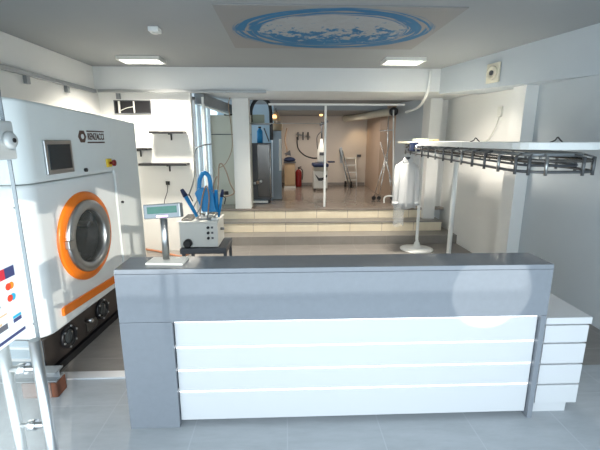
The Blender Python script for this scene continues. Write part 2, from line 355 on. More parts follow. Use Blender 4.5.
# ------------------------------------------------------------------ back wall of the shop, left
t = thing('wall_vent_opening', 'black rectangular vent opening with loose wires near the ceiling', 'vent', (-2.36, 6.3, 2.33))
MB().box(-2.63, -2.09, 6.292, 6.299, 2.235, 2.415).build('opening', M['black'], t)
m = MB()
m.box(-2.64, -2.08, 6.275, 6.299, 2.412, 2.425).box(-2.64, -2.08, 6.275, 6.299, 2.225, 2.238).box(-2.64, -2.628, 6.275, 6.299, 2.238, 2.412).box(-2.092, -2.08, 6.275, 6.299, 2.238, 2.412)
m.build('frame', M['darkgrey'], t)
MB().box(-2.575, -2.55, 6.27, 6.291, 2.235, 2.412).build('bar', M['offwhite'], t); MB().box(-2.345, -2.33, 6.27, 6.291, 2.235, 2.412).build('bar', M['offwhite'], t)
MB().tube(spline([(-2.55, 6.285, 2.27), (-2.45, 6.28, 2.31), (-2.34, 6.28, 2.33)]), .006).build('wire', M['offwhite'], t)
def shelf(x0, x1, z, bx, label):
    t = thing('wall_shelf', label, 'shelf', ((x0+x1)/2, 6.3, z), 0, 'black wall shelves')
    MB().box(x0, x1, 6.08, 6.298, z-.018, z+.018).build('board', M['black'], t, .003)
    m = MB(); m.box(bx-.012, bx+.012, 6.16, 6.297, z-.034, z-.019).box(bx-.012, bx+.012, 6.283, 6.297, z-.12, z-.034)
    m.build('bracket', M['black'], t)
shelf(-2.08, -1.56, 1.94, -1.80, 'black wall shelf highest of the three on the white wall')
shelf(-2.50, -2.12, 1.685, -2.30, 'short black wall shelf half hidden behind the machine')
shelf(-2.28, -1.54, 1.45, -1.86, 'longest and lowest black wall shelf on the white wall')
t = thing('wall_socket', 'small black wall outlet with hanging cord below the lowest shelf', 'socket', (-1.91, 6.3, 1.14))
MB().box(-1.94, -1.88, 6.28, 6.299, 1.11, 1.17).build('plate', M['black'], t, .004)
MB().tube(spline([(-1.91, 6.275, 1.11), (-1.92, 6.26, 1.0), (-1.97, 6.25, .86), (-1.99, 6.25, .7)]), .006).build('cord', M['darkgrey'], t)
t = thing('double_socket', 'white double outlet low on the white wall behind the scale', 'socket', (-2.16, 6.3, .76))
MB().box(-2.25, -2.06, 6.285, 6.299, .72, .80).build('plate', M['offwhite'], t, .004)
for x in (-2.20, -2.11): MB().lathe([(.018, 0), (.018, .01)], (x, 6.275, .76), 'y', 14).build('outlet', M['darkgrey'], t)
tag(MB().tube(spline([(-2.35, 6.22, .05), (-2.1, 6.15, .03), (-1.85, 6.0, .018), (-1.65, 5.9, .018), (-1.5, 6.05, .06)]), .018).build('hose', M['orangehose']), 'orange hose running low along the wall behind the scale', 'hose')
# duct above the beige panel
t = thing('ceiling_duct', 'grey metal duct box with black end over the side window', 'duct', (-1.1, 7.0, 2.45))
dm = Matrix.Translation((-1.19, 7.1, 2.42)) @ Matrix.Rotation(math.radians(-18), 4, 'Z') @ Matrix.Rotation(math.radians(-5), 4, 'X')
MB().box(-.09, .09, -.62, .45, -.08, .08, dm).build('casing', M['galv'], t, .006)
MB().box(-.03, .03, -.62, .44, -.095, -.081, dm).build('strip', M['paintwhite'], t)
MB().box(-.10, .10, .45, .50, -.10, .085, dm).build('end_cap', M['black'], t)
# cables in the window gap
tag(MB().tube(spline([at(189, 195, 6.2), at(194, 178, 6.2), at(195, 152, 6.25), at(201, 146, 6.3), at(211, 144, 6.4)]), .011).build('cable', M['bluegrey']), 'thin dark cable looping in front of the side window', 'cable')
tag(MB().tube(spline([at(232, 92, 7.1), at(228.5, 105, 7.15), at(231, 125, 7.15), at(232, 148, 7.15), at(226, 163, 7.1), at(219, 168, 7.0)]), .008).build('cable', M['brownhose']), 'long brown cable hanging down beside the white pier', 'cable')
tag(MB().box(-1.34, -1.30, 6.48, 6.52, .0, 2.5).build('pipe', M['paintwhite'], None, .006), 'square white upright pipe in front of the side window', 'pipe')
# ------------------------------------------------------------------ dry-cleaning machine
mc = thing('dry_cleaning_machine', 'large pale grey dry-cleaning machine with orange ringed round door at left', 'machine', (-1.82, 2.70, 0), -math.atan(.07))
def mp(name, mb, m, par=mc, **k): return mb.build(name, m, par, local=True, **k)
LE = 1.83
def plan(x1, u0, u1, r=.15, n=8):
    return [(-1.0, u0)]+[(x1-r+r*math.sin(k*math.pi/2/n), u0+r-r*math.cos(k*math.pi/2/n)) for k in range(n+1)]+[(x1, u1), (-1.0, u1)]
cas = mp('casing', MB().prism(plan(0, 0, 1.262), 'z', .335, 1.508), M['mach2'], bevel=.03, seg=4)
hm = MB().prism(plan(.012, 0, 1.262), 'z', 1.514, 2.105)
for v_ in hm.bm.verts:
    if v_.co.z > 2: v_.co.z -= .045*v_.co.y
hood = mp('hood', hm, M['mach'], bevel=.03, seg=4)
for o_ in (cas, hood):
    for f_ in o_.data.polygons: f_.use_smooth = abs(f_.normal.z) < .1 and f_.area < .12
mp('side_panel', MB().prism([(1.27, .335), (LE, .335), (LE, 2.01), (1.27, 2.042)], 'x', -1.0, -.002), M['mach'], bevel=.012)
mp('side_trim', MB().box(-.003, .006, 1.272, 1.33, .36, 1.50), M['mach2'])
pl = mp('plinth', MB().box(-.98, -.03, .012, LE, .08, .334), M['plinth'], bevel=.004)
mp('end_plate', MB().box(-1.0, -.04, 0.0, .011, .09, .334), M['plinth_end'])
for z in (.17, .27): mp('rib', MB().box(-.98, -.06, -.012, 0, z, z+.018), M['alu'])
mp('base_rail', MB().box(-.1, -.02, .02, LE, .0, .06), M['black'])
mp('base_rail', MB().box(-.98, -.90, .02, LE, .0, .079), M['black'])
DC = (0, .665, .995)
dr = mp('door', MB().lathe([(.39, -.03), (.39, .016), (.378, .028), (.33, .03), (.30, .03), (.30, -.03), (.39, -.03)], DC, 'x', 56, caps=False), M['orange'])
mp('door_bezel', MB().lathe([(.318, .02), (.318, .045), (.306, .058), (.245, .062), (.234, .045), (.227, .0), (.227, -.015), (.318, -.015), (.318, .02)], DC, 'x', 56, caps=False), M['steel'], dr)
# the drum sits in a round opening cut through the casing
cut = MB().lathe([(.23, -.45), (.23, .1)], DC, 'x', 56).build('cutter', M['drum'], mc, local=True)
bo = cas.modifiers.new('opening', 'BOOLEAN'); bo.object = cut; bo.operation = 'DIFFERENCE'; bo.solver = 'EXACT'
bpy.context.view_layer.update()
nm = bpy.data.meshes.new_from_object(cas.evaluated_get(bpy.context.evaluated_depsgraph_get()))
cas.modifiers.clear(); cas.data = nm; nm.name = 'casing'; bpy.data.objects.remove(cut)
rings = [(.228, .0), (.224, -.10), (.218, -.11), (.218, -.13), (.224, -.14), (.224, -.26), (.218, -.27), (.218, -.29), (.224, -.30), (.224, -.42), (.10, -.43), (.09, -.40), (.02, -.39)]
db = MB().lathe(rings, DC, 'x', 56)
bmesh.ops.delete(db.bm, geom=[f for f in db.bm.faces if len(f.verts) > 8 and f.calc_center_median().x > -.1], context='FACES')
dru = mp('drum', db, M['drum'], dr)
dru.data.flip_normals()
for a in (20, 140, 260):
    Mx = Matrix.Translation(DC) @ Matrix.Rotation(math.radians(a), 4, 'X')
    mp('drum_fin', MB().box(-.40, -.06, .15, .222, -.02, .02, Mx), M['steel'], dr, bevel=.008)
mp('door_glass', MB().lathe([(.229, .036), (.20, .046), (.12, .054), (.02, .057)], DC, 'x', 40), M['portglass'], dr)
mp('hinge', MB().box(.03, .07, .665-.345, .665-.26, .96, 1.03), M['steel'], dr, bevel=.008)
mp('orange_strip', MB().prism([(.215, .435), (1.11, .405), (1.11, .478), (.255, .508), (.215, .50)], 'x', -.001, .022), M['orange'], bevel=.008)
for k, (u, z) in enumerate(((.29, .222), (.81, .225))):
    pt = mp('sight_glass', MB().lathe([(.098, 0), (.098, .022), (.078, .03), (.07, .012)], (-.03, u, z), 'x', 32), M['black'])
    mp('lens', MB().lathe([(.07, .012), (.05, .024), (.01, .028)], (-.03, u, z), 'x', 28), M['screen'], pt)
    for j in range(6):
        a = j*math.pi/3+.3
        mp('bolt', MB().lathe([(.009, 0), (.009, .012)], (-.008, u+.087*math.cos(a), z+.087*math.sin(a)), 'x', 8), M['steel'], pt)
mp('valve', MB().tube([(-.03, .56, .23), (.03, .56, .23)], .018), M['steel'])
mp('door_of_filter', MB().box(-.03, -.022, .55, .72, .11, .20), M['darksteel'])
sf = mp('control_screen', MB().box(.01, .032, .25, .575, 1.565, 1.822), M['steel'], bevel=.006)
mp('display', MB().box(.0315, .036, .28, .545, 1.60, 1.79), M['screen'], sf)
kb = mp('emergency_stop', MB().box(.012, .03, 1.105, 1.19, 1.565, 1.645), M['yellow'], bevel=.006); kb['label'] = 'yellow square base'
mp('knob', MB().lathe([(.012, 0), (.014, .03), (.03, .032), (.03, .05), (.02, .055)], (.03, 1.148, 1.605), 'x', 20), M['red'], kb)
mp('button', MB().lathe([(.017, 0), (.017, .02)], (.011, .749, 1.566), 'x', 16), M['black'])
mp('button', MB().lathe([(.013, 0), (.013, .02)], (-.003, 1.36, 1.185), 'x', 16), M['black'])
for z in (.48, 1.36): mp('screw', MB().lathe([(.008, 0), (.008, .005)], (-.07, 0, 0), 'y', 10, M=Matrix.Translation((0, -.005, z))), M['darkgrey'])
# lettering: hexagon mark and the maker's name between two bars
lg = mp('logo', MB().lathe([(.058, 0), (.058, .004)], (.012, .765, 1.852), 'x', 6, False), M['logo_brown'])
mp('logo_centre', MB().lathe([(.022, .0045), (.022, .006)], (.012, .765, 1.852), 'x', 12, False), M['mach'], lg)
mp('logo_bar', MB().box(.012, .016, .84, 1.12, 1.893, 1.905).box(.012, .016, .84, 1.12, 1.795, 1.807), M['logo_brown'], lg)
def text(name, body, size, matx, parent, mt, sx=1):
    cu = bpy.data.curves.new(name, 'FONT'); cu.body = body; cu.size = size; cu.align_x = 'CENTER'; cu.align_y = 'CENTER'; cu.extrude = .0015; cu.offset = size*.012
    o = bpy.data.objects.new(name, cu); COL.objects.link(o)
    bpy.context.view_layer.update()
    me = bpy.data.meshes.new_from_object(o.evaluated_get(bpy.context.evaluated_depsgraph_get()))
    bpy.data.objects.remove(o); me.name = name
    me.transform(matx @ Matrix.Diagonal((sx, 1, 1, 1)))
    ob = bpy.data.objects.new(name, me); COL.objects.link(ob); me.materials.clear(); me.materials.append(mt)
    ob.parent = parent; WM[ob.name] = world_of(parent).copy(); return ob
TX = Matrix(((0, 0, 1, .0145), (1, 0, 0, .98), (0, 1, 0, 1.850), (0, 0, 0, 1)))   # text x -> local y, text y -> z, facing +x
text('lettering', 'RENZACCI', .082, TX, lg, M['logo_brown'], .68)
# steel channel and brick under the near end
MACH = world_of(mc)
t = tag(MB().box(-2.55, -1.655, 2.50, 2.60, .122, .132).box(-2.55, -1.655, 2.50, 2.60, .185, .195).box(-2.55, -1.655, 2.545, 2.555, .132, .185).build('steel_beam', M['galv'], None, .002), 'grey steel channel beam lying on the brick by the machine', 'beam')
t = thing('brick', 'rusty brick block on the floor at the near foot of the machine', 'brick', (-1.75, 2.55, 0))
MB().box(-1.90, -1.70, 2.49, 2.62, .0, .12).build('block', M['brick'], t, .006)
e = MB().box(-1.699, -1.655, 2.495, 2.615, .0, .118).build('broken_end', M['rust'], t, .008); e['label'] = 'dark rusty broken end'
# ------------------------------------------------------------------ glass shop door at left edge
t = thing('glass_door', 'open frameless glass shop door with ladder handle at the left edge', 'door', (-.97, .5, 0))
MB().box(-.976, -.964, .46, 1.40, .02, 2.3).build('pane', M['doorglass'], t)
MB().box(-.9765, -.9635, 1.398, 1.402, .02, 2.3).build('glass_edge', M['bluegrey'], t)
lk = MB().box(-.995, -.945, 1.24, 1.41, 1.755, 1.885).build('lock_case', M['satin'], t, .006)
MB().lathe([(.030, 0), (.030, .010), (.022, .018), (.008, .019)], (-.945, 1.375, 1.82), 'x', 24).build('lock_cylinder', M['satin'], lk)
MB().lathe([(.008, 0), (.008, .003)], (-.926, 1.375, 1.82), 'x', 10).build('keyhole', M['black'], lk)
h = MB()
hd = MB().tube([(-.912, 1.295, .10), (-.912, 1.295, 1.115)], .019, 18).build('handle', M['steel'], t)
h2 = MB().tube([(-1.028, 1.295, .10), (-1.028, 1.295, 1.115)], .019, 18).build('handle', M['steel'], t)
for z in (1.0, .76, .3):
    a = MB().tube([(-1.028, 1.295, z), (-.912, 1.295, z)], .011, 12).build('standoff', M['steel'], hd)
    MB().lathe([(.02, -.014), (.02, .014)], (-.97, 1.295, z), 'x', 16).build('collar', M['chrome'], hd)
# payment poster stuck on the door glass
po = thing('payment_poster', 'white payment cards poster stuck on the glass door', 'poster', (-.962, 1.25, 1.27))
X0 = -.9620; PS = -.03
MB().box(X0-.001, X0, 1.09, 1.342, 1.13, 1.40).build('sheet', M['paper'], po)
def mark(name, y0, y1, z0, z1, m): return MB().box(X0, X0+.0012, y0+PS, y1+PS, z0, z1).build(name, M[m], po)
mark('banner', 1.12, 1.305, 1.355, 1.392, 'p_red'); mark('banner', 1.305, 1.352, 1.355, 1.392, 'p_navy')
mark('text_line', 1.15, 1.262, 1.325, 1.330, 'p_grey'); mark('text_line', 1.15, 1.262, 1.312, 1.316, 'p_grey')
for y, z, m in ((1.312, 1.325, 'p_cred'), (1.327, 1.325, 'p_orange'), (1.312, 1.283, 'p_cred'), (1.327, 1.283, 'p_cyan')):
    MB().lathe([(.0125, 0), (.0125, .0012 if m != 'p_cred' else .0016)], (X0, y+PS, z), 'x', 20).build('card_emblem', M[m], po)
mark('emblem', 1.225, 1.262, 1.268, 1.276, 'p_dark'); MB().lathe([(.008, 0), (.008, .0012)], (X0, 1.213, 1.287), 'x', 12).build('emblem', M['p_dark'], po)
mark('emblem', 1.23, 1.285, 1.235, 1.241, 'p_tan'); mark('card_emblem', 1.232, 1.28, 1.185, 1.205, 'p_dark'); mark('card_emblem', 1.232, 1.256, 1.207, 1.215, 'p_tan')
mark('card_emblem', 1.31, 1.35, 1.205, 1.214, 'p_cyan'); mark('card_emblem', 1.31, 1.35, 1.19, 1.203, 'p_navy'); mark('text_line', 1.20, 1.36, 1.142, 1.153, 'p_navy')
# ------------------------------------------------------------------ reception counter
CX0, CX1, CY0, CY1, CZ = -1.01, 1.64, 2.165, 2.42, 1.08
ct = thing('reception_counter', 'long reception counter with glossy grey top and white slatted front', 'counter', (.3, 2.28, 0))
MB().box(CX0, CX1, CY0, CY1, CZ-.03, CZ).build('countertop', M['anthracite'], ct, .003)
MB().box(CX0, CX1, CY0, CY0+.03, .742, CZ-.031).build('front_band', M['anthracite'], ct, .002)
MB().box(CX0, -.695, CY0, CY1, .0, .740).build('side_pier', M['anthracite'], ct, .002)
MB().box(CX0, CX0+.02, CY0+.031, CY1, .742, CZ-.031).build('side_panel', M['anthracite'], ct, .002)
MB().box(1.607, CX1, CY0, CY1, .0, .740).build('end_panel', M['anthracite'], ct, .002)
MB().box(CX1-.02, CX1, CY0+.031, CY1, .742, CZ-.031).build('side_panel', M['anthracite'], ct, .002)
MB().box(-.694, 1.606, 2.225, 2.24, .03, .741).build('backing', M['white'], ct)
for z0, z1 in ((.560, .722), (.400, .548), (.248, .388), (.035, .236)):
    MB().box(-.690, 1.600, 2.19, 2.223, z0, z1).build('front_panel', M['white'], ct, .002)
for z in (.548, .388, .236, .722):
    MB().box(-.690, 1.600, 2.195, 2.224, z+.001, z+.0115).build('groove_strip', M['led'], ct)
MB().box(-.690, 1.600, 2.24, 2.26, .0, .03).build('toe_kick', M['darkgrey'], ct)
# white drawer cabinet at right end
cb = thing('drawer_cabinet', 'low white drawer cabinet tucked against the right end of the counter', 'cabinet', (1.82, 2.47, 0))
MB().box(1.668, 1.945, 2.215, 2.80, .084, .664).build('body', M['white'], cb)
MB().box(1.662, 1.965, 2.19, 2.82, .666, .712).build('top', M['white'], cb, .003)
for z0, z1 in ((.536, .655), (.384, .524), (.233, .372), (.086, .221)):
    MB().box(1.668, 1.955, 2.195, 2.214, z0, z1).build('drawer', M['white'], cb, .002)
MB().box(1.668, 1.91, 2.225, 2.78, .0, .083).build('plinth', M['white'], cb)
# pole display of the scale
sc = thing('scale_display', 'grey customer pole display with green screen on the counter', 'display', (-.74, 2.30, CZ))
B = Matrix.Translation((-.735, 2.30, 0)) @ Matrix.Rotation(math.radians(-4), 4, 'Z')
MB().box(-.115, .115, -.065, .065, CZ, CZ+.014, B).build('base', M['offwhite'], sc, .004)
MB().tube([(-.745, 2.31, CZ+.02), (-.742, 2.31, 1.37)], .021, 16).build('pole', M['steel'], sc)
Hm = Matrix.Translation((-.735, 2.295, 1.405)) @ Matrix.Rotation(math.radians(-4), 4, 'Z') @ Matrix.Rotation(math.radians(-4), 4, 'Y') @ Matrix.Rotation(math.radians(-8), 4, 'X')
hdp = MB().box(-.112, .112, -.028, .028, -.044, .044, Hm)  .build('head', M['bluegrey'], sc, .006)
MB().box(-.088, .092, -.0295, -.0275, -.014, .028, Hm).build('screen', M['lcd'], hdp)
MB().box(-.035, .035, -.0295, -.0275, -.036, -.026, Hm).build('label_strip', M['pinkled'], hdp)
# ------------------------------------------------------------------ spotting steam unit behind the counter
tr = thing('equipment_trolley', 'dark grey trolley carrying the cream steam unit behind the counter', 'trolley', (-.98, 4.75, 0))
MB().box(-1.275, -.715, 4.46, 5.0, .48, .552).build('top', M['darkgrey'], tr, .012)
MB().box(-1.26, -.72, 4.48, 4.98, .16, .19).build('shelf', M['darkgrey'], tr, .006)
for x in (-1.24, -.74):
    for y in (4.51, 4.95):
        lg_ = MB().box(x-.018, x+.018, y-.018, y+.018, .055, .479).build('leg', M['darkgrey'], tr)
        MB().lathe([(.03, -.012), (.03, .012)], (x, y, .03), 'x', 16).build('caster', M['black'], lg_)
g = thing('steam_unit', 'cream steam boiler box with three knobs and black dial on the trolley', 'boiler', (-1.05, 4.7, .553))
MB().box(-1.275, -.815, 4.50, 4.96, .556, .855).build('casing', M['offwhite'], g, .008)
MB().box(-1.285, -.805, 4.495, 4.97, .856, .872).build('lid', M['offwhite'], g, .005)
for z in (.80, .735, .67): MB().lathe([(.016, 0), (.016, -.02), (.010, -.024)], (-.93, 4.50, z), 'y', 16).build('knob', M['black'], g)
for z in (.80, .735, .67): MB().box(-.895, -.87, 4.497, 4.4995, z-.012, z+.012).build('symbol', M['darkgrey'], g)
MB().lathe([(.05, 0), (.05, -.05), (.035, -.06)], (-1.175, 4.50, .612), 'y', 24).build('dial', M['black'], g)
MB().lathe([(.022, 0), (.022, -.03)], (0, 0, 0), 'y', 12, M=Matrix.Translation((-1.30, 4.62, .77)) @ Matrix.Rotation(math.pi/2, 4, 'Z')).build('side_valve', M['darkgrey'], g)
MB().tube([(-.815, 4.7, .74), (-.77, 4.7, .74)], .018).build('side_valve', M['galv'], g)
tp = MB()
MB().lathe([(.12, .873), (.125, .885), (.11, .895), (.03, .90)], (-1.0, 4.72, 0), 'z', 28).build('steam_plate', M['steel'], g)
MB().box(-1.26, -1.13, 4.56, 4.9, .873, .890).build('grid_tray', M['darksteel'], g, .004)
for k, (a, b) in enumerate(((-1.08, .94), (-.97, .95), (-.88, .94))):
    MB().tube(spline([(a, 4.66, .88), (a+.02, 4.62, b-.02), (a+.05, 4.66, b), (a+.07, 4.72, b-.03)]), .011).build('fitting', M['steel'], g)
MB().box(-.90, -.83, 4.55, 4.65, .873, .90).build('bottle_cap', M['paintwhite'], g, .01)
def gun(base, tip, label, r=.026):
    b, e = Vector(base), Vector(tip); d = (e-b)
    t = thing('spray_gun', label, 'spray gun', b, 0, 'blue spotting guns')
    MB().tube([b, b+d*.45, b+d*.75], r*.8, 12, r2=r).build('grip', M['blue'], t)
    MB().tube([b+d*.74, b+d*.9, e], r*1.25, 12, r2=r*.8).build('head', M['navy'], t)
    n = d.normalized().cross(Vector((0, 1, 0))).normalized()
    MB().tube([b+d*.8, b+d*.72-n*.05, b+d*.5-n*.045], .007, 8).build('trigger', M['black'], t)
gun((-1.075, 4.60, .915), (-1.24, 4.60, 1.25), 'blue spotting gun leaning left over the cream steam unit')
gun((-.825, 4.66, .90), (-.755, 4.62, 1.24), 'blue spotting gun standing upright at the right of the steam unit', .018)
# central blue padded holder, open loop on top
t = thing('blue_gun_holder', 'large bright blue rubber holder standing on the cream steam unit', 'holder', (-.9, 4.66, .90))
MB().prism([at(x, y, 4.62).xz for x, y in ((195, 193), (199, 188), (210, 187), (214, 196), (217, 211.5), (203, 211.5))], 'y', 4.58, 4.70).build('body', M['blue'], t, .015, 3)
MB().tube(spline([at(199, 191, 4.64), at(200, 179, 4.64), at(204, 173, 4.64), at(209, 177, 4.64), at(211, 190, 4.64)]), .026, 12).build('arm', M['blue'], t)
MB().tube([at(216, 190, 4.64), at(217, 212, 4.64)], .022, 10).build('rod', M['blue'], t)
for i, (L, m, lab) in enumerate((
   ([(217,215),(217.5,196),(218.5,180),(219,166),(222,164),(226,171),(230,183),(234,193),(224,197)], 'brownhose', 'brown steam hose arching high above the steam unit'),
   ([(214,214),(213,196),(214,183),(217,176)], 'brownhose', 'short brown hose rising beside the blue holder'),
   ([(200,214),(202,199),(206,186),(209,196),(208,214)], 'brownhose', 'brown hose looped in front of the blue holder'),
   ([(193,208),(198,200),(201,206),(196,215)], 'galv', 'grey hose curled beside the left blue gun'))):
    tag(MB().tube(spline([at(x, y, 4.74 if i != 2 else 4.54) for x, y in L]), .008 if i else .009, 10).build('steam_hose', M[m]), lab, 'hose', 'steam hoses')
t = thing('black_valve', 'black round valves on pipe stubs above the steam unit', 'valve', at(223, 193, 4.8))
MB().lathe([(.025, -.03), (.025, .03)], at(226, 193, 4.8), 'x', 14).build('knob', M['black'], t)
MB().tube([at(218, 194, 4.8), at(226, 193, 4.8)], .012).build('stub', M['steel'], t)
# ------------------------------------------------------------------ garment conveyor
GX0, GX1, GY0, GY1 = 1.88, 2.55, 2.98, 6.30
R_ = (GX1-GX0)/2; GC = (GX0+GX1)/2
def sq(v): return math.copysign(abs(v)**.55, v)
def oval(inset, z0, z1, n=14):
    r = R_-inset; pts = []
    for k in range(n+1):
        a = math.pi+math.pi*k/n; pts.append((GC+r*sq(math.cos(a)), GY0+R_+r*sq(math.sin(a))))
    for k in range(n+1):
        a = math.pi*k/n; pts.append((GC+r*math.cos(a), GY1-R_+r*math.sin(a)))
    out = []
    for i, p in enumerate(pts):
        q = pts[(i+1) % len(pts)]; L = math.dist(p, q); m = max(1, int(L/.12))
        out += [(p[0]+(q[0]-p[0])*k/m, p[1]+(q[1]-p[1])*k/m) for k in range(m)]
    return [Vector((x, y, z0+(z1-z0)*(y-GY0)/(GY1-GY0))) for x, y in out]
gcv = thing('garment_conveyor', 'oval steel garment conveyor with white top boards on poles along the right wall', 'conveyor', (GC, 4.7, 0))
MB().tube(oval(.0, 1.572, 1.65), .012, 8, closed=True).build('lower_rail', M['railsteel'], gcv)
MB().tube(oval(.0, 1.66, 1.72), .014, 8, closed=True).build('upper_rail', M['darksteel'], gcv)
MB().tube(oval(.07, 1.705, 1.745), .016, 8, closed=True).build('track', M['galv'], gcv)
MB().tube(oval(.09, 1.615, 1.69), .010, 8, closed=True).build('drive_chain', M['darkgrey'], gcv)
def board(y0, y1, near):
    pts = []
    hw = R_+.03
    if near:
        for k in range(13):
            a = math.pi+math.pi*k/12; pts.append((GC+hw*sq(math.cos(a)), y0+hw+hw*sq(math.sin(a))))
    else: pts += [(GC-hw, y0), (GC+hw, y0)]
    pts += [(GC+hw, y1), (GC-hw, y1)]
    return pts
for y0, y1, near in ((2.93, 4.0, True), (4.005, 5.35, False)):
    MB().prism(board(y0, y1, near), 'z', 1.747, 1.805).build('top_board', M['paintwhite'], gcv, .004)
b = MB().prism(board(5.8, 6.35, False), 'z', 1.772, 1.80).build('top_board', M['cream'], gcv, .004); b['label'] = 'thin cream board at the far end'
MB().box(2.02, 2.52, 5.36, 5.79, 1.75, 1.806).build('top_board', M['paintwhite'], gcv, .004)
MB().box(1.86, 2.02, 5.60, 5.78, 1.665, 1.79).build('drive_motor', M['navy'], gcv, .01)
ov = oval(.0, 1.572, 1.65)
for i in range(0, len(ov), 2):
    p = ov[i]; c = Vector((GC, min(max(p.y, GY0+R_), GY1-R_), p.z)); n = (c-p).normalized()
    k = MB().tube([p-n*.012-Vector((0,0,.028)), p-n*.012+Vector((0,0,.12))], .013 if p.y < 4.4 else .011, 8)
    k.tube([p-n*.012+Vector((0,0,.115)), p+n*.06+Vector((0,0,.135))], .008, 6)
    k.build('hook_arm', M['steel'] if i % 6 == 0 else M['railsteel'], gcv)
for (x, y, r) in ((2.455, 5.45, .034),):
    pp = MB().tube([(x, y, .02), (x, y, 1.752)], r, 18).build('support_pole', M['paintwhite'], gcv)
    MB().lathe([(.16, 0), (.16, .01), (.05, .03), (r, .035)], (x, y, 0), 'z', 28).build('base_disc', M['paintwhite'], pp)
pp = MB().tube([(2.235, 6.22, .02), (2.235, 6.22, .16), (2.23, 6.22, .17), (2.225, 6.22, 1.77)], .026, 18).build('support_pole', M['paintwhite'], gcv)
MB().lathe([(.275, 0), (.275, .012), (.20, .03), (.06, .05), (.04, .12), (.026, .14)], (2.235, 6.22, .0), 'z', 40).build('base_disc', M['paintwhite'], pp)
for x, y in ((2.32, 3.25), (2.08, 4.2)):
    MB().tube(spline([(x-.06, y, 1.802), (x-.02, y, 1.82), (x, y, 1.845), (x+.03, y, 1.82), (x+.05, y, 1.803)]), .006).build('wire_clip', M['darkgrey'], gcv)
t = tag(MB().box(2.02, 2.22, 5.95, 6.15, 1.801, 1.845).build('box', M['dimgreen'], None, .01), 'small sage green box lying on the far end of the conveyor', 'box')
t = tag(MB().box(2.26, 2.36, 5.9, 6.1, 1.801, 1.835).build('box', M['wood'], None, .01), 'small brown box lying on the far end of the conveyor', 'box')
# white shirt hanging at the far end
Ys = 6.02
hk = at(407, 153, Ys); cx = hk.x
hg = thing('clothes_hanger', 'wire hanger holding the white shirt at the conveyor end', 'hanger', hk)
zt = at(404, 160, Ys).z
MB().tube(spline([(cx+.02, Ys, hk.z+.02), (cx-.012, Ys, hk.z+.035), (cx-.012, Ys, hk.z+.005), (cx, Ys, zt+.03), (cx, Ys, zt)]), .004, 6).build('hook', M['steel'], hg)
MB().tube([(cx-.14, Ys, zt-.06), (cx, Ys, zt), (cx+.14, Ys, zt-.075)], .005, 6).build('shoulder_bar', M['steel'], hg)
sh = thing('white_shirt', 'white long-sleeved shirt hanging from the far end of the conveyor', 'shirt', (cx, Ys, at(404, 208, Ys).z))
def shirt_body():
    m = MB(); rows = []
    L = [(zt+.015, .055, .045), (zt-.01, .10, .055), (zt-.06, .19, .075), (zt-.14, .225, .085), (zt-.30, .22, .09), (zt-.5, .225, .095), (zt-.66, .235, .10), (zt-.76, .24, .10)]
    n = 40
    for j, (z, rx, ry) in enumerate(L):
        ring = []
        for k in range(n):
            a = 2*math.pi*k/n; f = 1+.06*math.sin(7*a+j*.35)*min(1, j/3)
            rx_ = rx*.74; ring.append(m.bm.verts.new((cx+.01+rx_*math.cos(a), Ys+ry*math.sin(a)*f, z+(.012*math.sin(5*a) if j == len(L)-1 else 0))))
        rows.append(ring)
    for A, B_ in zip(rows, rows[1:]):
        for k in range(n):
            f = m.bm.faces.new([A[k], A[(k+1) % n], B_[(k+1) % n], B_[k]]); f.smooth = True
    m.bm.faces.new(rows[0]); m.bm.faces.new(rows[-1][::-1])
    return m
shirt_body().build('body', M['shirt'], sh)
for s in (-1, 1):
    x0 = cx+.01+s*.118
    MB().tube(spline([(x0, Ys, zt-.09), (x0+s*.035, Ys-.02, zt-.18), (x0+s*.05, Ys-.05, zt-.40), (x0+s*.055, Ys-.05, zt-.66)]), .055, 14, r2=.042).build('sleeve', M['shirt'], sh)
    MB().tube([(x0+s*.055, Ys-.05, zt-.65), (x0+s*.056, Ys-.05, zt-.71)], .048, 14).build('cuff', M['shirt'], sh)
    MB().prism([(cx+s*.0, zt-.01), (cx+s*.055, zt+.05), (cx+s*.085, zt-.01), (cx+s*.05, zt-.06)], 'y', Ys-.07, Ys-.045).build('collar', M['shirt'], sh, .006)
MB().box(cx-.018, cx+.018, Ys-.105, Ys-.092, zt-.74, zt-.05).build('placket', M['shirt'], sh, .004)
MB().box(cx-.05, cx+.05, Ys-.03, Ys+.0, zt+.012, zt+.05).build('label_tag', M['darkgrey'], sh, .004)
m = MB(); n = 24; rows = []
zb = at(398, 225, Ys).z; z0 = zt-.70
for j in range(6):
    z = z0+(zb-z0)*j/5; ring = []
    for k in range(n):
        a = 2*math.pi*k/n; ring.append(m.bm.verts.new((cx-.08+.085*math.cos(a)*(1+.08*math.sin(j*2+3*a)), Ys-.0+.09*math.sin(a)*(1+.1*math.cos(j+4*a)), z+.02*math.sin(3*a+j))))
    rows.append(ring)
for A, B_ in zip(rows, rows[1:]):
    for k in range(n):
        f = m.bm.faces.new([A[k], A[(k+1) % n], B_[(k+1) % n], B_[k]]); f.smooth = True
tag(m.build('plastic_sleeve', M['film']), 'clear plastic sleeve hanging below the white shirt', 'plastic cover')
# ------------------------------------------------------------------ back room equipment
ZF = .543
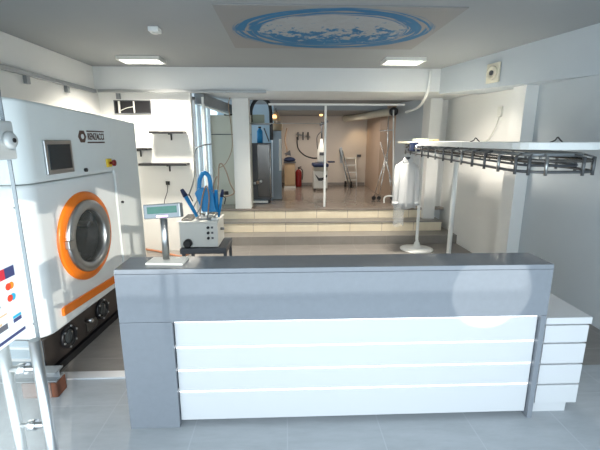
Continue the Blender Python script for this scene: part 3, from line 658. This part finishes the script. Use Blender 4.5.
# open alcove next to the pier: dark cabinet, bottles, hoop
t = thing('steel_cabinet', 'tall dark mottled steel cabinet right beside the white pier', 'cabinet', (-.48, 8.1, ZF))
MB().box(-.74, -.295, 7.86, 8.4, .62, 1.765).build('body', M['darkgrey'], t, .006)
MB().box(-.56, -.305, 7.845, 7.859, .68, 1.74).build('door_panel', M['darksteel'], t, .004)
MB().tube([(-.30, 7.84, .66), (-.30, 7.84, 1.75)], .014).build('corner_post', M['steel'], t)
MB().box(-.68, -.36, 7.80, 7.86, .563, .60).build('foot_step', M['paintwhite'], t, .006)
for x in (-.70, -.34):
    MB().box(x-.02, x+.02, 7.9, 8.36, ZF, .619).build('foot', M['black'], t)
for k in range(3): MB().tube([at(254+k*3, 184-k, 7.86), at(255+k*3, 183-k, 7.80)], .030, 12).build('valve', M['brownhose'] if k % 2 else M['bluegrey'], t)
t = thing('flexible_hoop', 'black flexible duct arching above the shelf beside the white pier', 'duct', at(260, 100, 8.0))
MB().tube(spline([at(251, 122, 8.0), at(251, 110, 8.0), at(255, 101, 8.0), at(261, 98, 8.0), at(267, 101, 8.0), at(270.5, 110, 8.0), at(271.5, 140, 8.0)]), .035, 12).build('hose', M['black'], t)
MB().box(at(250, 123.5, 8).x, at(271, 123.5, 8).x, 7.95, 8.3, at(260, 124.6, 8).z, at(260, 123.4, 8).z).build('shelf_bar', M['galv'], t)
zs = at(260, 123.4, 8).z+.002
tag(MB().box(at(251, 120, 8).x, at(264, 120, 8).x, 8.02, 8.2, zs, at(260, 114.5, 8).z).build('box', M['dimgreen'], None, .01), 'sage box on the high bar beside the pier', 'box')
t = thing('spray_bottle', 'blue plastic bottle standing on the dark steel cabinet', 'bottle', (at(260, 143, 8).x, 8.0, 1.766))
bx = at(260, 143, 8).x
MB().lathe([(.06, 1.767), (.06, 2.0), (.03, 2.04), (.025, 2.06)], (bx, 8.0, 0), 'z', 20).build('body', M['blue'], t)
MB().lathe([(.03, 2.061), (.03, 2.09)], (bx, 8.0, 0), 'z', 16).build('cap', M['black'], t)
t = tag(MB().tube([at(264, 128, 7.85), at(269, 141.5, 7.88)], .012).build('wrench', M['darkgrey']), 'thin dark tool leaning beside the blue bottle', 'tool')
# blue-grey cabinet with white strip
t = thing('drying_cabinet', 'narrow blue-grey metal cabinet with pale strip in the back room', 'cabinet', (-.19, 8.6, ZF))
MB().box(-.285, -.075, 8.35, 8.85, .545, 2.02).build('body', M['bluegrey'], t, .008)
MB().box(-.13, -.08, 8.338, 8.349, 1.18, 1.85).build('strip', M['offwhite'], t)
MB().box(-.285, -.265, 8.335, 8.349, .6, 2.0).build('edge', M['steel'], t)
t = thing('hanging_lamp', 'glowing orange lamp shade above the blue-grey cabinet', 'lamp', at(276, 116, 8.6))
c = at(276, 117, 8.6)
MB().lathe([(.04, .10), (.06, .08), (.11, -.07), (.10, -.08)], c, 'z', 20).build('shade', M['wood'], t)
MB().lathe([(.04, -.03), (.05, .0), (.03, .04)], c+Vector((-.03, -.1, .0)), 'z', 14).build('bulb', M['bulb'], t)
MB().tube([c+Vector((0, 0, .1)), Vector((c.x, c.y, 2.5))], .008).build('cord', M['black'], t)
tag(MB().lathe([(.10, ZF+1.48), (.12, ZF+1.5), (.12, ZF+1.62), (.06, ZF+1.66)], (c.x+.02, 8.6, 0), 'z', 18).build('bundle', M['wood']), 'tan bundle lying on the blue-grey cabinet below the lamp', 'bundle')
# tan cabinet with black clothes and iron
t = thing('work_cabinet', 'small tan wooden cabinet standing left of the fire extinguisher', 'cabinet', (.12, 10.6, ZF))
MB().box(-.02, .27, 10.4, 10.85, .60, 1.22).build('body', M['wood'], t, .006)
MB().box(.04, .25, 10.385, 10.399, .64, 1.18).build('door', M['wood'], t, .004)
MB().box(-.04, .29, 10.36, 10.9, 1.221, 1.25).build('top', M['darkgrey'], t, .004)
MB().box(-.03, .28, 10.39, 10.88, ZF, .599).build('base', M['offwhite'], t)
m = MB().lathe([(.02, 0), (.14, .01), (.17, .05), (.12, .10), (.04, .13)], (.12, 10.6, 1.252), 'z', 18)
tag(m.build('folded_cloth', M['navy']), 'dark navy cloth heap on the tan wooden cabinet', 'cloth')
t = thing('steam_iron', 'brown hose and iron hanging above the tan cabinet', 'iron', at(287, 150, 10.5))
MB().tube(spline([at(287, 128, 10.5), at(285, 140, 10.5), at(287, 150, 10.5), at(286, 156, 10.5)]), .022, 10).build('hose', M['brownhose'], t)
MB().prism([at(284, 154, 10.5).xz, at(291, 156, 10.5).xz, at(290, 150, 10.5).xz], 'y', 10.46, 10.54).build('body', M['darkgrey'], t, .01)
# extinguisher
ex = at(298.5, 186, 10.8)
t = thing('fire_extinguisher', 'dark red fire extinguisher on the back room floor', 'extinguisher', (ex.x, 10.8, ZF))
MB().lathe([(.085, ZF), (.09, ZF+.03), (.09, ZF+.40), (.06, ZF+.46), (.03, ZF+.48)], (ex.x, 10.8, 0), 'z', 24).build('cylinder', M['red'], t)
MB().tube([(ex.x, 10.8, ZF+.47), (ex.x, 10.8, ZF+.53)], .02).build('neck', M['black'], t)
MB().tube([(ex.x-.02, 10.8, ZF+.53), (ex.x+.08, 10.8, ZF+.55)], .014).build('handle', M['black'], t)
MB().tube(spline([(ex.x+.02, 10.8, ZF+.51), (ex.x+.11, 10.76, ZF+.45), (ex.x+.105, 10.74, ZF+.2)]), .014).build('hose', M['black'], t)
# wall pipes with hanging hose
t = thing('wall_pipe', 'pipe fitting on the back room wall with a long drooping black hose', 'pipe', at(302, 137, 11.05))
MB().tube([at(296, 134, 11.03), at(310, 137, 11.03)], .022).build('pipe', M['steel'], t)
for x in (298, 303, 308): MB().tube([at(x, 132, 11.02), at(x, 140, 11.02)], .018).build('valve', M['darkgrey'], t)
MB().tube(spline([at(297, 137, 11), at(298, 148, 10.95), at(304, 155, 10.8), at(312, 158, 10.4), at(318, 158, 10.1)]), .018).build('hose', M['black'], t)
# ironing unit
a0, a1 = at(313, 188, 10).x, at(327, 188, 10).x
t = thing('ironing_table', 'white steam ironing table with dark pad in the middle of the back room', 'ironing table', ((a0+a1)/2, 10, ZF))
MB().box(a0, a1, 9.85, 10.3, .60, 1.05).build('base', M['offwhite'], t, .01)
MB().box(a0, a1, 9.86, 10.3, 1.052, 1.15).build('shelf', M['beige'], t, .006)
for x in (a0+.03, a1-.06): MB().box(x, x+.03, 9.9, 10.25, ZF, .599).build('foot', M['black'], t)
MB().prism([(a0+.03, .98), (a0+.14, .87), (a0+.24, .88), (a1-.02, .96), (a1-.02, .90), (a0+.22, .80), (a0+.13, .80)], 'y', 9.838, 9.849).build('emblem', M['black'], t)
MB().box(a0-.02, a1+.02, 9.8, 10.35, 1.152, 1.24).build('pad', M['navy'], t, .03, 3)
MB().prism([(a1+.02, 9.95), (a1+.20, 10.02), (a1+.20, 10.1), (a1+.02, 10.2)], 'z', 1.25, 1.29).build('sleeve_board', M['navy'], t, .01)
cxx = (a0+a1)/2+.03
MB().lathe([(.10, 1.25), (.11, 1.30), (.11, 1.58), (.07, 1.70), (.035, 1.80), (.03, 1.86)], (cxx, 10.05, 0), 'z', 24).build('boiler', M['offwhite'], t)
MB().box(cxx-.06, cxx+.06, 9.93, 9.945, 1.44, 1.52).build('gauge', M['darkgrey'], t)
MB().tube([(cxx, 10.05, 1.85), (cxx, 10.05, 2.28)], .018).build('mast', M['darkgrey'], t)
MB().tube([(cxx-.05, 10.05, 2.2), (cxx+.16, 10.02, 2.30)], .03).build('lamp_arm', M['darkgrey'], t)
MB().tube(spline([(cxx, 10.05, 2.05), (cxx-.12, 10.0, 1.9), (cxx-.11, 9.96, 1.6)]), .010).build('cord', M['black'], t)
t = tag(MB().lathe([(.035, 2.44), (.045, 2.46), (.045, 2.499)], (at(321, 121, 10.3).x, 10.3, 0), 'z', 20).build('ceiling_lamp', M['bulb']), 'small warm lamp on the back room ceiling above the ironing table', 'lamp')
# hand truck and ladder
t = thing('hand_truck', 'grey hand truck leaning on the back wall with small wheels', 'hand truck', at(345, 188, 10.6))
hb, ht = at(350.5, 188, 10.55), at(340.5, 150, 10.9)
for dx in (-.03, .05): MB().tube([hb+Vector((dx, 0, .02)), ht+Vector((dx, 0, 0))], .016).build('rail', M['galv'], t)
MB().prism([at(339.5, 148, 10.9).xz, at(342, 147, 10.9).xz, at(343.5, 163, 10.9).xz, at(340, 163, 10.9).xz], 'y', 10.88, 10.93).build('back_plate', M['steel'], t, .006)
MB().lathe([(.085, -.02), (.085, .02)], (hb.x, hb.y-.05, ZF+.085), 'x', 20).build('wheel', M['black'], t)
MB().lathe([(.085, -.02), (.085, .02)], (hb.x-.14, hb.y+.05, ZF+.085), 'x', 20).build('wheel', M['black'], t)
lx0, lx1 = at(345, 170, 11).x, at(355.5, 170, 11).x
t = thing('step_ladder', 'short cream step ladder against the back room wall', 'ladder', ((lx0+lx1)/2, 10.9, ZF))
for x in (lx0, lx1): MB().tube([(x, 10.75, ZF), (x, 11.05, 1.35)], .018).build('rail', M['paintwhite'], t)
for z in (.72, .93, 1.13, 1.32):
    y = 10.75+.3*(z-ZF)/(1.35-ZF); MB().box(lx0, lx1, y-.05, y+.03, z-.012, z+.012).build('rung', M['paintwhite'], t)
tag(MB().box(at(357, 156, 11.08).x, at(361, 156, 11.08).x, 11.07, 11.099, at(359, 157, 11.08).z, at(359, 154.5, 11.08).z).build('wall_switch', M['darkgrey']), 'small dark switch plate on the back room wall', 'switch')
# folding chrome garment stand on casters
Yt = 8.3
t = thing('garment_stand', 'folding chrome stand with crossed legs at the right of the back room', 'stand', at(385, 200, Yt))
MB().tube([at(388.5, 112, Yt), at(387, 165, Yt)], .014).build('pole', M['chrome'], t)
MB().tube([at(380, 131, Yt), at(393, 130, Yt)], .013).build('crossbar', M['chrome'], t)
for a, b in (((391, 140), (374, 190)), ((380.5, 142), (396, 195)), ((386, 160), (379, 192)), ((388, 165), (392, 198))):
    pa, pb = at(*a, Yt), at(*b, Yt-.1); pb.z = ZF+.05
    L = MB().tube([pa, pb], .011).build('leg', M['chrome'], t)
    MB().lathe([(.045, -.015), (.045, .015)], (pb.x, pb.y, ZF+.046), 'y', 14).build('caster', M['black'], L)
t = thing('white_stand', 'slim white upright pole with curved foot by the shirt', 'stand', at(394, 202, 7.7))
MB().tube(spline([at(384, 203, 7.7), at(385, 197, 7.7), at(393, 196.5, 7.7), at(396, 203, 7.7)]), .016).build('foot', M['paintwhite'], t)
MB().tube([at(393, 197, 7.7), at(393.5, 110, 7.7)], .014).build('pole', M['paintwhite'], t)
# curved ceiling duct in the back room
t = thing('ceiling_duct', 'curved bronze coloured duct under the back room ceiling at right', 'duct', (1.9, 9.3, 2.35))
dp = [Vector((at(x, 110, Y).x, Y, 2.39)) for x, Y in ((345, 10.7), (362, 9.7), (378, 8.7), (393, 8.05))]
MB().tube(spline(dp), .075, 16).build('pipe', M['beige'], t)
MB().lathe([(.06, -.06), (.085, -.05), (.085, .04)], dp[-1]+Vector((0, -.04, 0)), 'y', 20).build('end_collar', M['black'], t)
